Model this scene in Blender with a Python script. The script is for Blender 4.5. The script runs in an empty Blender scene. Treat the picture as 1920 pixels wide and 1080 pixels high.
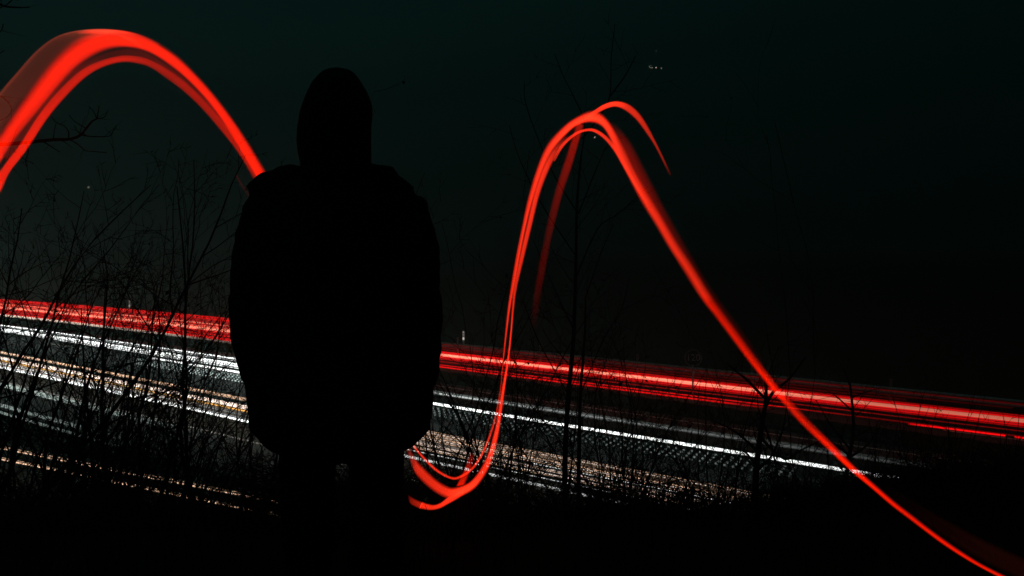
import bpy, math, random
from mathutils import Vector, Matrix, noise
random.seed(7)
sc = bpy.context.scene
C = sc.collection

# ------------------------------------------------------------------ camera
F = 1867.0                      # focal length in pixels of the 1920 wide photograph
CAM_Z = 1.3
PITCH = -math.atan(95 / F)
cam = bpy.data.cameras.new('camera'); camo = bpy.data.objects.new('camera', cam); C.objects.link(camo)
cam.sensor_width = 36; cam.lens = 36 * F / 1920; cam.clip_start = 0.05; cam.clip_end = 9000
camo.location = (0, 0, CAM_Z); camo.rotation_euler = (math.pi / 2 + PITCH, 0, 0)
sc.camera = camo

# ------------------------------------------------------------------ world, moon, exposure
w = bpy.data.worlds.new('World'); sc.world = w; w.use_nodes = True
nt = w.node_tree; nt.nodes.clear()
N = lambda t, **k: (lambda n: ([setattr(n, a, b) for a, b in k.items()], n)[1])(nt.nodes.new(t))
out = N('ShaderNodeOutputWorld'); bg = N('ShaderNodeBackground'); bg.inputs[1].default_value = 4.0
sky = N('ShaderNodeTexSky', sky_type='NISHITA', sun_disc=False, sun_elevation=math.radians(-6), sun_rotation=math.radians(-60))
tc = N('ShaderNodeTexCoord'); sep = N('ShaderNodeSeparateXYZ'); nt.links.new(tc.outputs['Generated'], sep.inputs[0])
ramp = N('ShaderNodeValToRGB'); mr = N('ShaderNodeMapRange')
mr.inputs[1].default_value = -0.6; mr.inputs[2].default_value = 0.6
nt.links.new(sep.outputs[0], mr.inputs[0]); nt.links.new(mr.outputs[0], ramp.inputs[0])
e = ramp.color_ramp.elements
e[0].position = 0.0; e[0].color = (.0100, .0160, .0158, 1)
e[1].position = 1.0; e[1].color = (.00004, .0004, .0006, 1)
for p, c in ((.30, (.0076, .0126, .0126, 1)), (.5, (.0024, .0052, .0060, 1)), (.72, (.0002, .0016, .0022, 1))):
    q = e.new(p); q.color = c
# the city glow is a little weaker low over the land
mz = N('ShaderNodeMapRange'); mz.inputs[1].default_value = -0.12; mz.inputs[2].default_value = 0.22
mz.inputs[3].default_value = 0.62; mz.inputs[4].default_value = 1.05
nt.links.new(sep.outputs[2], mz.inputs[0])
mul = N('ShaderNodeMix', data_type='RGBA', blend_type='MULTIPLY'); mul.inputs[0].default_value = 1
nt.links.new(ramp.outputs[0], mul.inputs[6]); nt.links.new(mz.outputs[0], mul.inputs[7])
add = N('ShaderNodeMix', data_type='RGBA', blend_type='ADD'); add.inputs[0].default_value = 0.0005
nt.links.new(mul.outputs[2], add.inputs[6]); nt.links.new(sky.outputs[0], add.inputs[7])
nt.links.new(add.outputs[2], bg.inputs[0]); nt.links.new(bg.outputs[0], out.inputs[0])
moon = bpy.data.lights.new('moon', 'SUN'); moon.energy = 0.002; moon.angle = math.radians(.5); moon.color = (.8, .9, 1)
mo = bpy.data.objects.new('moon', moon); C.objects.link(mo); mo.rotation_euler = (math.radians(50), 0, math.radians(120))
sc.view_settings.view_transform = 'Standard'; sc.view_settings.look = 'None'
sc.view_settings.exposure = 0; sc.view_settings.gamma = 1
sc.cycles.transparent_max_bounces = 40; sc.cycles.max_bounces = 5; sc.cycles.volume_bounces = 2
sc.cycles.use_denoising = True
sc.cycles.sample_clamp_indirect = 2.0

# ------------------------------------------------------------------ helpers
def ray(px, py):
    a, b = (px - 960) / F, -(py - 540) / F
    c, s = math.cos(PITCH), math.sin(PITCH)
    return Vector((a, c - b * s, s + b * c))
def at(px, py, depth):          # a point of the place at a distance in metres
    d = ray(px, py); d = d * (depth / d.y)
    return Vector((d.x, d.y, d.z + CAM_Z))
def tag(o, label=None, cat=None, group=None, kind=None):
    if label: o['label'] = label
    if cat: o['category'] = cat
    if group: o['group'] = group
    if kind: o['kind'] = kind
    return o
def empty(name, loc, label, cat, group=None):
    o = bpy.data.objects.new(name, None); C.objects.link(o); o.location = loc
    o.empty_display_size = .1
    return tag(o, label, cat, group)

class MB:
    def __init__(s): s.v = []; s.f = []; s.g = []
    def tube(s, pts, rads, n=3, glow=None, close=True):
        m = len(pts)
        if m < 2: return
        base = len(s.v)
        for i, p in enumerate(pts):
            t = (pts[min(i + 1, m - 1)] - pts[max(i - 1, 0)])
            t = t.normalized() if t.length > 1e-9 else Vector((0, 0, 1))
            up = Vector((0, 0, 1)) if abs(t.z) < .8 else Vector((0, 1, 0))
            a = t.cross(up).normalized(); b = a.cross(t)
            r = rads[i] if isinstance(rads, (list, tuple)) else rads
            for k in range(n):
                q = 2 * math.pi * k / n
                s.v.append(p + a * (math.cos(q) * r) + b * (math.sin(q) * r))
                if glow is not None: s.g.append(glow[i])
        for i in range(m - 1):
            for k in range(n):
                k2 = (k + 1) % n; A = base + i * n; B = A + n
                s.f.append((A + k, A + k2, B + k2, B + k))
        if close:
            s.f.append(tuple(base + k for k in range(n))[::-1]); s.f.append(tuple(base + (m - 1) * n + k for k in range(n)))
    def rings(s, R, n=24):     # R: list of (centre, half x, half y), optional superellipse; joined bottom to top
        base = len(s.v)
        for (c, a, b) in R:
            for k in range(n):
                q = 2 * math.pi * k / n
                s.v.append(Vector((c[0] + a * math.cos(q), c[1] + b * math.sin(q), c[2])))
        for i in range(len(R) - 1):
            for k in range(n):
                k2 = (k + 1) % n; A = base + i * n; B = A + n
                s.f.append((A + k, A + k2, B + k2, B + k))
        s.f.append(tuple(base + k for k in range(n))[::-1]); s.f.append(tuple(base + (len(R) - 1) * n + k for k in range(n)))
    def ball(s, c, r, n=14, m=9, sc3=(1, 1, 1)):
        R = []
        for i in range(m):
            t = math.pi * (i + .5) / m
            R.append(((c[0], c[1], c[2] - r * sc3[2] * math.cos(t)), r * sc3[0] * math.sin(t), r * sc3[1] * math.sin(t)))
        s.rings(R, n)
    def box(s, c, h, M=None):
        base = len(s.v)
        for x in (-1, 1):
            for y in (-1, 1):
                for z in (-1, 1):
                    p = Vector((x * h[0], y * h[1], z * h[2]))
                    if M: p = M @ p
                    s.v.append(Vector(c) + p)
        for q in ((0, 1, 3, 2), (4, 6, 7, 5), (0, 4, 5, 1), (2, 3, 7, 6), (0, 2, 6, 4), (1, 5, 7, 3)):
            s.f.append(tuple(base + i for i in q))
    def build(s, name, mat, parent=None, smooth=False):
        me = bpy.data.meshes.new(name); me.from_pydata([tuple(v) for v in s.v], [], s.f)
        if smooth: me.polygons.foreach_set('use_smooth', [True] * len(me.polygons))
        if s.g:
            at_ = me.attributes.new('glow', 'FLOAT', 'POINT'); at_.data.foreach_set('value', s.g)
        me.materials.append(mat); me.update()
        o = bpy.data.objects.new(name, me); C.objects.link(o)
        if parent: o.parent = parent; o.matrix_parent_inverse = Matrix.Translation(-parent.location)
        return o

def pmat(name, col, rough=.8, spec=.3, noise_scale=None, col2=None, metal=0, bump=0, bscale=30):
    m = bpy.data.materials.new(name); m.use_nodes = True
    t = m.node_tree; b = t.nodes['Principled BSDF']
    b.inputs['Base Color'].default_value = (*col, 1); b.inputs['Roughness'].default_value = rough
    b.inputs['Metallic'].default_value = metal; b.inputs['Specular IOR Level'].default_value = spec
    co = t.nodes.new('ShaderNodeTexCoord')
    if noise_scale:
        n = t.nodes.new('ShaderNodeTexNoise'); n.inputs['Scale'].default_value = noise_scale; n.inputs['Detail'].default_value = 8
        t.links.new(co.outputs['Object'], n.inputs['Vector'])
        r = t.nodes.new('ShaderNodeValToRGB'); r.color_ramp.elements[0].position = .3; r.color_ramp.elements[1].position = .7
        r.color_ramp.elements[0].color = (*col, 1); r.color_ramp.elements[1].color = (*(col2 or col), 1)
        t.links.new(n.outputs[0], r.inputs[0]); t.links.new(r.outputs[0], b.inputs['Base Color'])
    if bump:
        n2 = t.nodes.new('ShaderNodeTexNoise'); n2.inputs['Scale'].default_value = bscale; n2.inputs['Detail'].default_value = 6
        t.links.new(co.outputs['Object'], n2.inputs['Vector'])
        bp = t.nodes.new('ShaderNodeBump'); bp.inputs['Strength'].default_value = bump; bp.inputs['Distance'].default_value = .02
        t.links.new(n2.outputs[0], bp.inputs['Height']); t.links.new(bp.outputs[0], b.inputs['Normal'])
    return m
def glow_mat(name, col, strength, additive=False):
    m = bpy.data.materials.new(name); m.use_nodes = True
    t = m.node_tree; t.nodes.clear()
    o = t.nodes.new('ShaderNodeOutputMaterial'); em = t.nodes.new('ShaderNodeEmission')
    em.inputs[0].default_value = (*col, 1)
    a = t.nodes.new('ShaderNodeAttribute'); a.attribute_name = 'glow'
    mu = t.nodes.new('ShaderNodeMath'); mu.operation = 'MULTIPLY'; mu.inputs[1].default_value = strength
    t.links.new(a.outputs['Fac'], mu.inputs[0]); t.links.new(mu.outputs[0], em.inputs[1])
    if additive:
        tr = t.nodes.new('ShaderNodeBsdfTransparent'); ad = t.nodes.new('ShaderNodeAddShader')
        t.links.new(em.outputs[0], ad.inputs[0]); t.links.new(tr.outputs[0], ad.inputs[1]); t.links.new(ad.outputs[0], o.inputs[0])
    else: t.links.new(em.outputs[0], o.inputs[0])
    return m
M_bark = pmat('bark', (.018, .016, .013), .95, .1, 12, (.035, .03, .025))
M_leaf = pmat('dead_leaf', (.02, .014, .008), .9, .1)
M_cloth = pmat('coat_cloth', (.006, .006, .007), .95, .05, 40, (.010, .010, .011), bump=.2, bscale=60)
M_trou = pmat('trouser_cloth', (.006, .006, .007), .95, .05, 90, (.009, .009, .010))
M_boot = pmat('boot_leather', (.008, .007, .006), .6, .2)
M_skin = pmat('skin', (.35, .22, .16), .6, .3)
M_asph = pmat('asphalt', (.030, .035, .033), .75, .3, 3.0, (.044, .050, .047), bump=.15, bscale=40)
M_paint = pmat('road_paint', (.7, .7, .66), .6, .3, 5, (.55, .55, .5))
M_ground = pmat('ground', (.012, .014, .007), 1, .0, .6, (.03, .03, .016), bump=.6, bscale=3)
M_grass = pmat('grass', (.012, .016, .007), 1, .0, 8, (.02, .025, .012))
M_hill = pmat('hill', (.008, .012, .009), 1, .0, .01, (.014, .018, .014))
M_metal = pmat('galvanised_steel', (.35, .35, .34), .45, .5, 6, (.28, .28, .27), metal=.8)
M_plast = pmat('white_post', (.7, .7, .68), .5, .4)
M_refl = pmat('reflector_glass', (.8, .8, .75), .2, .6)
M_signf = pmat('sign_dark_face', (.012, .013, .013), .7, .1)
M_signr = pmat('sign_ring', (.11, .11, .11), .7, .1)
M_signb = pmat('sign_numerals', (.26, .27, .26), .7, .1)

# ------------------------------------------------------------------ the lie of the land
ROAD_Z = -5.5
A = math.radians(-42)
U = Vector((math.cos(A), math.sin(A), 0)); Nn = Vector((-math.sin(A), math.cos(A), 0))
def bend(s): return -((-s - 60) / 27) ** 2 * 1.0 if -600 < s < -60 and s > -140 else (0 if s >= -60 else -8.8 - (-s - 140) * .22)
def road_pt(s, c, z): return U * s + Nn * (c + bend(s)) + Vector((0, 0, z))
def c_of(px, py, z):            # offset from the camera's side of the road of a line seen at that pixel
    d = ray(px, py); k = (z - CAM_Z) / d.z; p = d * k
    s = p.dot(U); return p.dot(Nn) - bend(s)
def s_of(px, c):
    best = None; lo, hi = -600., 60.
    d = ray(px, 700); tgt = d.x / d.y
    for _ in range(50):
        mid = (lo + hi) / 2; p = road_pt(mid, c, 0)
        r = p.x / p.y if p.y > .3 else 99
        if r < tgt: lo = mid
        else: hi = mid
    return (lo + hi) / 2

def sm(a, b, x):
    t = min(1, max(0, (x - a) / (b - a))); return t * t * (3 - 2 * t)
def crest(x): return 4.4 + .12 * math.sin(x * 1.3) + 1.0 * sm(.9, 2.8, x)
def zg(x, y):
    yc = crest(x)
    berm = .0 * sm(.6, 2.4, x) * sm(3.0, 5.0, y)
    lump = .05 * noise.noise(Vector((x * 1.1, y * 1.1, 0))) + .02 * noise.noise(Vector((x * 4, y * 4, 3)))
    z = berm + lump
    if y > yc:
        t = y - yc
        z -= .62 * t - .25 * (1 - math.exp(-t * 1.5))
    z = max(z, ROAD_Z - .05) if y > 4 else z
    p = Vector((x, y, 0)); s = p.dot(U); c = p.dot(Nn) - bend(s)
    if c > 40.6:
        z = ROAD_Z + 3.0 * sm(40.6, 56, c) + .15 * noise.noise(Vector((x * .3, y * .3, 5))) * sm(40.6, 43, c)
        far = math.hypot(x, y)
        az = x / max(y, 1)
        z += (sm(-.5, .5, az) * 110 + 240 + 40 * noise.noise(Vector((x / 600, y / 600, 2)))) * sm(350, 1600, far) * sm(-200, 300, y) if far > 350 else 0
    return z
xs = []; v = -12.0
while v <= 12: xs.append(v); v += .3
g = .45
v = 12.3
while v < 3500: xs += [v]; xs.insert(0, -v); g *= 1.09; v += g
ys = []; v = -8.0
while v < 14: ys.append(v); v += .25
g = .4
while v < 4200: ys.append(v); g *= 1.055; v += g
ys = [-2500, -600, -150, -40, -15] + ys
verts = [(x, y, zg(x, y)) for y in ys for x in xs]; nx = len(xs)
faces = [(j * nx + i, j * nx + i + 1, (j + 1) * nx + i + 1, (j + 1) * nx + i) for j in range(len(ys) - 1) for i in range(nx - 1)]
me = bpy.data.meshes.new('ground'); me.from_pydata(verts, [], faces); me.polygons.foreach_set('use_smooth', [True] * len(faces))
me.materials.append(M_ground); go = bpy.data.objects.new('ground', me); C.objects.link(go); tag(go, kind='structure')

def strip(name, c0, c1, z, mat, s0=-420, s1=55, step=3, dash=None, kind='structure'):
    b = MB(); s = s0
    while s < s1:
        e2 = min(s + (dash[0] if dash else step), s1); k = len(b.v); m = 4 if dash else 1
        for j in range(m + 1):
            q = s + (e2 - s) * j / m
            b.v += [road_pt(q, c0, z), road_pt(q, c1, z)]
        for j in range(m): b.f.append((k + 2 * j, k + 2 * j + 2, k + 2 * j + 3, k + 2 * j + 1))
        s += (dash[0] + dash[1]) if dash else step
    o = b.build(name, mat); tag(o, kind=kind); return o
strip('near_carriageway', 15.5, 32.2, ROAD_Z + .004, M_asph)
strip('far_carriageway', 34.2, 39.5, ROAD_Z + .004, M_asph)
for nm, c0, dsh in (('edge_marking', 18.6, None), ('lane_marking', 23.2, (6, 12)), ('lane_marking', 27.4, (6, 12)), ('edge_marking', 31.4, None),
                    ('lane_marking', 36.05, (6, 12)), ('edge_marking', 39.1, None)):
    strip(nm, c0 - .08, c0 + .08, ROAD_Z + .008, M_paint, -300, 50, dash=dsh)
# slip road on the near side
SA = math.radians(-32); SU = Vector((math.cos(SA), math.sin(SA), 0)); SN = Vector((-math.sin(SA), math.cos(SA), 0))
p0 = at(515, 955, 21.9); SC = Vector((p0.x, p0.y, 0)).dot(SN)
b = MB()
for s in range(-60, 9, 4):
    for q in (SC - 3.0, SC + 3.0): b.v.append(SU * s + SN * q + Vector((0, 0, ROAD_Z + .016)))
for j in range(len(b.v) // 2 - 1): b.f.append((2 * j, 2 * j + 2, 2 * j + 3, 2 * j + 1))
tag(b.build('slip_road', M_asph), kind='structure')

# median hedge: clipped dark bushes between the carriageways
b = MB(); s = -300
prof = [(-.95, 0), (-.9, .16), (-.6, .26), (0, .34), (.6, .28), (.9, .16), (.95, 0)]
k = 0; s_list = []
while s < 55: s_list.append(s); s += .35 if s > -110 else 3
for s in s_list:
    for (a_, h_) in prof:
        r = noise.noise(Vector((s * 1.7, a_ * 2, h_ * 3)))
        b.v.append(road_pt(s, 33.2 + a_ * (1 + .10 * r), ROAD_Z - .03 + h_ * (1 + .22 * r)))
m_ = len(prof)
for j in range(len(s_list) - 1):
    for i in range(m_ - 1): b.f.append((j * m_ + i, (j + 1) * m_ + i, (j + 1) * m_ + i + 1, j * m_ + i + 1))
hedge = b.build('median_hedge', M_grass)
tag(hedge, 'low dark hedge running along the strip between the two carriageways', 'hedge')

# guard rail behind the far carriageway
rail = empty('guard_rail', road_pt(-20, 39.9, ROAD_Z), 'steel guard rail on slim posts along the far edge of the red-lit carriageway', 'guard rail')
b = MB(); s = -200
sec = [(-.02, -.15), (-.06, -.1), (-.06, -.06), (-.01, 0), (-.06, .06), (-.06, .1), (-.02, .15), (0, .15), (-.03, .08), (.01, 0), (-.03, -.08), (0, -.15)]
j = 0
while s <= 50:
    for (a_, h_) in sec: b.v.append(road_pt(s, 39.9 + a_, ROAD_Z + .62 + h_))
    if j:
        n_ = len(sec); k = (j - 1) * n_
        for i in range(n_): b.f.append((k + i, k + (i + 1) % n_, k + n_ + (i + 1) % n_, k + n_ + i))
    s += 2; j += 1
b.build('rail', M_metal, rail)
s = -96.
while s < 44:
    b = MB(); p = road_pt(s, 40.02, ROAD_Z)
    b.box((p.x, p.y, p.z + .5), (.05, .04, .55)); b.box((p.x, p.y, p.z + 1.06), (.06, .05, .02))
    b.build('post', M_metal, rail); s += 3.1 if s > 0 else 6.2

# ------------------------------------------------------------------ light streaks on the motorway
HEAD = glow_mat('headlight_white', (.96, 1.0, .98), 3.0)
HEADS = glow_mat('headlight_haze', (.80, 1.0, .92), 1.0, True)
WARM = glow_mat('warm_headlight', (1.0, .62, .40), 1.5)
CREAM = glow_mat('cream_headlight', (1.0, .78, .66), 1.6)
GOLD = glow_mat('amber_indicator', (1.0, .50, .12), 1.5)
RED = glow_mat('tail_light_red', (1.0, .004, .006), 1.05)
PINK = glow_mat('tail_light_core', (1.0, .24, .15), 1.9)
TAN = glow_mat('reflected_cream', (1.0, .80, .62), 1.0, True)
ORD = ['topmost', 'second', 'third', 'fourth', 'fifth', 'sixth', 'seventh', 'eighth', 'ninth', 'tenth', 'eleventh', 'twelfth', 'thirteenth', 'fourteenth', 'fifteenth', 'sixteenth', 'seventeenth', 'eighteenth']
bundles = {}
def interp(t, L):
    if t <= L[0][0]: return L[0][1]
    for a_, b_ in zip(L, L[1:]):
        if t <= b_[0]: return a_[1] + (b_[1] - a_[1]) * (t - a_[0]) / (b_[0] - a_[0])
    return L[-1][1]
def streak(bundle, px, py, mat, wpx, L, z=.7, flat=1.0):
    """a streak through the pixel (px, py); wpx its width there; L = [(px, brightness), ...] along it"""
    Z = ROAD_Z + z; c = c_of(px, py, Z)
    s0, s1 = s_of(L[0][0], c), s_of(L[-1][0], c)
    dref = road_pt(s_of(px, c), c, Z).y
    r = wpx / 2 * dref / F
    n = max(8, int((s1 - s0) / 2.0)); n = min(n, 160)
    pts = []; gl = []; rr = []
    sd = random.random() * 100
    for i in range(n + 1):
        # denser near the camera
        s = s0 + (s1 - s0) * i / n
        dz = .012 * noise.noise(Vector((s * .12, sd, 0)))
        p = road_pt(s, c, Z + dz); pts.append(p)
        pp = F * p.x / max(p.y, .3) + 960
        gl.append(interp(pp, L) * (1 + .18 * noise.noise(Vector((s * .25, sd, 9)))))
        rr.append(r)
    b = MB(); b.tube(pts, rr, 6, gl)
    o = b.build('light_streak', mat, smooth=True)
    bundles.setdefault(bundle, []).append((-c - 3 * z, o))
    return o
ALL = lambda i, j=None: [(-700, i), (0, i), (1900, i if j is None else j), (2300, i if j is None else j)]
FB = 'far'; 
# red tail lights on the far carriageway
streak(FB, 870, 650, RED, 1.6, [(-700, .3), (350, .5), (640, .2), (1100, .12), (1560, .10), (2300, .05)], .8)
streak(FB, 870, 656, RED, 1.4, [(-700, .6), (350, .6), (640, .25), (1100, .14), (1400, .08), (1900, .03)], .8)
streak(FB, 870, 660, RED, 1.2, [(600, .05), (900, .22), (1300, .14), (1700, .05)], .8)
for y, wd, i0, i1, i2 in ((664, 2.2, 1., .7, .22), (666.5, 2.2, 1, .9, .6), (675.5, 2.0, .9, .7, .6), (678, 1.6, .8, .5, .25)):
    streak(FB, 870, y, RED, wd, [(-700, i0), (600, i0), (1000, i1), (1500, i2), (2300, i2)], .8)
streak(FB, 870, 669.2, PINK, 2.8, [(-700, .8), (300, .9), (900, 1.0), (1300, .9), (1600, .35), (2300, .2)], .8)
streak(FB, 870, 671.6, PINK, 2.4, [(-700, .9), (300, 1.0), (900, .9), (1300, .75), (1500, .4), (2300, .25)], .8)
streak(FB, 870, 673.4, RED, 1.8, [(-700, 1), (1000, 1), (1400, .7), (2300, .5)], .8)
streak(FB, 870, 683, RED, 1.6, [(-700, .7), (640, .6), (900, .35), (1300, .3), (1700, .15), (2000, .1)], .75)
streak(FB, 870, 689.5, RED, 1.8, [(-700, .9), (640, .8), (1250, .75), (1500, .6), (1520, .12), (1700, .14), (2300, .1)], .75)
streak(FB, 870, 693.5, RED, 2.6, [(-700, .8), (440, .9), (640, .95), (1250, .7), (1430, .5), (1450, .0)], .75)
streak(FB, 1800, 806.5, RED, 3.4, [(1705, .2), (1725, .8), (1860, .9), (1888, .9)], .75)
streak(FB, 1800, 806.5, RED, 3.4, [(1906, .9), (2300, .9)], .75)
# the wide left part of the band
for y, wd, i, m in ((599, 3.4, .75, RED), (602.5, 2.6, .9, RED), (605.5, 2.2, .55, RED), (609.5, 2.4, .7, RED), (612, 1.8, .7, PINK), (614.5, 2.2, .9, RED),
                 (617.5, 1.6, .55, PINK), (624, 2.2, .8, PINK), (626, 2.2, .95, RED), (629, 2.0, .4, RED), (632.5, 2.2, .8, RED), (637.5, 2.4, .75, RED)):
    streak(FB, 440, y, m, wd, [(-700, i), (440, i), (600, i * .8), (680, 0)], .8)
# tan light on the near edge of that carriageway, bright only at the left
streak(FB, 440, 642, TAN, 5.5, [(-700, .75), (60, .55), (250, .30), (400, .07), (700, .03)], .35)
streak(FB, 440, 644.5, CREAM, 1.5, [(-700, .6), (230, .4), (330, .15), (400, .0)], .35)
# white headlights, middle lanes
WB = 'white'
streak(WB, 440, 672.5, HEAD, 2.8, [(-700, 1.0), (440, .8), (640, .3), (700, 0)], .65)
streak(WB, 440, 676.5, HEAD, 1.4, [(-700, .2), (440, .25), (640, .15), (700, 0)], .65)
streak(WB, 440, 682, HEAD, 3.4, [(-700, 1.2), (440, 1.0), (640, .5), (700, 0)], .65)
streak(WB, 440, 686, HEAD, 3.2, [(-700, .7), (440, .65), (640, .3), (700, 0)], .65)
streak(WB, 440, 689.5, HEAD, 1.6, [(-700, .6), (440, .5), (640, .3), (700, 0)], .65)
streak(WB, 440, 696.5, HEAD, 3.8, [(278, .1), (310, .8), (440, 1.0), (640, 1), (1000, .8), (1400, .55), (1660, .4), (1750, .25), (2300, .1)], .65)
streak(WB, 870, 745, HEAD, 2.8, [(600, .1), (830, .24), (1000, .11), (1250, .05), (1500, .028), (1720, .015), (2300, .005)], .65)
streak(WB, 870, 744, HEADS, 8, [(500, .03), (830, .06), (1250, .02), (1700, .008), (2300, .0)], .65)
# warm and cream headlights, nearest lanes
OB = 'cream'
streak(OB, 440, 744, WARM, 3.4, [(-700, 1.1), (0, 1.1), (440, .7), (700, .5), (860, .22), (1100, .13), (1400, .1), (1700, .05)], .65)
streak(OB, 440, 747, WARM, 2.2, [(-700, .7), (440, .5), (700, .4), (860, .16), (1100, .08), (1400, .05)], .65)
streak(OB, 440, 757.5, CREAM, 3.4, [(-700, 1.2), (440, .9), (640, .6), (760, .15), (1000, 0)], .65)
streak(OB, 440, 761.5, CREAM, 4.2, [(-700, 1.3), (440, 1.2), (640, .8), (800, .45), (1400, .2)], .65)
streak(OB, 440, 766.5, GOLD, 2.8, [(-700, .7), (0, .7), (300, .6), (440, 1.0), (640, .5), (760, .1), (900, 0)], .65)
streak(OB, 440, 785, HEAD, 3.8, [(-700, .9), (440, .85), (640, .5), (760, .25), (900, .22), (1200, .15)], .65)
for y, i, m in ((771, .5, CREAM), (774.5, .35, HEAD), (778, .32, CREAM), (781, .5, HEAD)):
    streak(OB, 440, y, m, 2.0, [(-700, i * 1.6), (150, i * 1.5), (330, i * .7), (440, i * .18), (600, i * .1)], .65)
for y, i, m, wd in ((821, .35, WARM, 1.6), (824, .6, CREAM, 1.8), (826.5, .55, WARM, 1.6), (829.5, .35, HEAD, 1.3), (833, .7, WARM, 2.0), (836, .6, CREAM, 1.8), (839, .5, WARM, 1.6), (843, .45, HEAD, 1.4), (850, .35, WARM, 1.4), (856, .55, CREAM, 2.0), (859, .4, WARM, 1.5), (865, .3, HEAD, 1.3)):
    streak(OB, 870, y, m, wd, [(560, 0), (680, i), (1000, i), (1200, i), (1380, i * .9), (1480, i * .2), (1600, 0)], .65)
streak(OB, 100, 745, HEADS, 9, [(-700, .35), (100, .26), (240, .12), (350, .02), (420, .0)], .65)
streak(OB, 100, 787, HEADS, 7, [(-700, .25), (0, .15), (140, .06), (250, .0)], .65)
streak(OB, 100, 802, HEADS, 5, [(-700, .30), (0, .14), (140, .05), (250, .0)], .65)
nm = {'far': ('red or pale tail-light streak', 'from the top of the band on the far carriageway', 'tail-light streaks on the far carriageway'),
      'white': ('white headlight streak', 'down in the white bundle just below the hedge', 'white headlight streaks below the hedge'),
      'cream': ('cream, amber or white headlight streak', 'down in the warm bundle on the nearest lanes', 'warm headlight streaks on the nearest lanes')}
matword = {'tail_light_red': 'deep red tail-light streak', 'tail_light_core': 'pale pink tail-light streak', 'reflected_cream': 'soft tan glow streak', 'cream_headlight': 'cream headlight streak',
           'headlight_white': 'white headlight streak', 'headlight_haze': 'faint hazy white streak', 'warm_headlight': 'orange headlight streak', 'amber_indicator': 'amber streak'}
def nth(i):
    return ORD[i] if i < len(ORD) else ('%dth' % (i + 1))
for bn, L in bundles.items():
    L.sort(key=lambda t: t[0])
    for i, (_, o) in enumerate(L):
        wd = matword[o.data.materials[0].name]
        tag(o, '%s, %s %s' % (wd, nth(i), nm[bn][1]), 'light streak', nm[bn][2])
# slip road streaks
for k, (y, m, wd, i) in enumerate(((941, WARM, 3.0, .75), (936, WARM, 1.6, .4), (966, WARM, 3.2, .8), (962, WARM, 1.4, .4))):
    Z = ROAD_Z + .65; d = ray(515, y); q = (Z - CAM_Z) / d.z; p = d * q; c = p.dot(SN); s1 = p.dot(SU)
    pts = []; gl = []
    for j in range(60):
        s = s1 - 60 + 66 * j / 59; pts.append(SU * s + SN * c + Vector((0, 0, Z + .01 * noise.noise(Vector((s * .2, k, 0)))))); gl.append(i)
    b = MB(); b.tube(pts, wd / 2 * p.y / F, 6, gl); o = b.build('light_streak', m)
    tag(o, ['warm streak, second from the top on the slip road behind the brambles', 'thin warm streak, topmost on the slip road behind the brambles',
            'bright warm streak, lowest on the slip road behind the brambles', 'thin warm streak just above the lowest one on the slip road'][k], 'light streak', 'warm streaks on the slip road')
# flicker dots of pulsed lamps: rows of tiny dots
DOT = glow_mat('pulsed_lamp_dots', (.80, 1.0, .94), 1.1, True)
for k, y in enumerate((703, 706.5, 710, 713.5)):
    Z = ROAD_Z + .5; c = c_of(440, y, Z); b = MB(); s = s_of(250, c); e1 = s_of(1500, c)
    pts = []; gl = []; q = 0
    while s < e1:
        p = road_pt(s, c, Z); pp = F * p.x / p.y + 960; v = interp(pp, [(250, .4), (440, .75), (640, .4), (860, .10), (1100, .05), (1250, .08), (1500, .04)])
        for ds, on in ((0, 0), (.001, 1), (.07, 1), (.071, 0)): pts.append(road_pt(s + ds, c, Z)); gl.append(v * on)
        s += .27
    b.tube(pts, .03, 5, gl)
    o = b.build('dotted_streak', DOT)
    tag(o, 'row of tiny pale dots, %s of four rows below the thick white streak' % ORD[k], 'dotted streak', 'dotted rows of pulsed lamp light')

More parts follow.
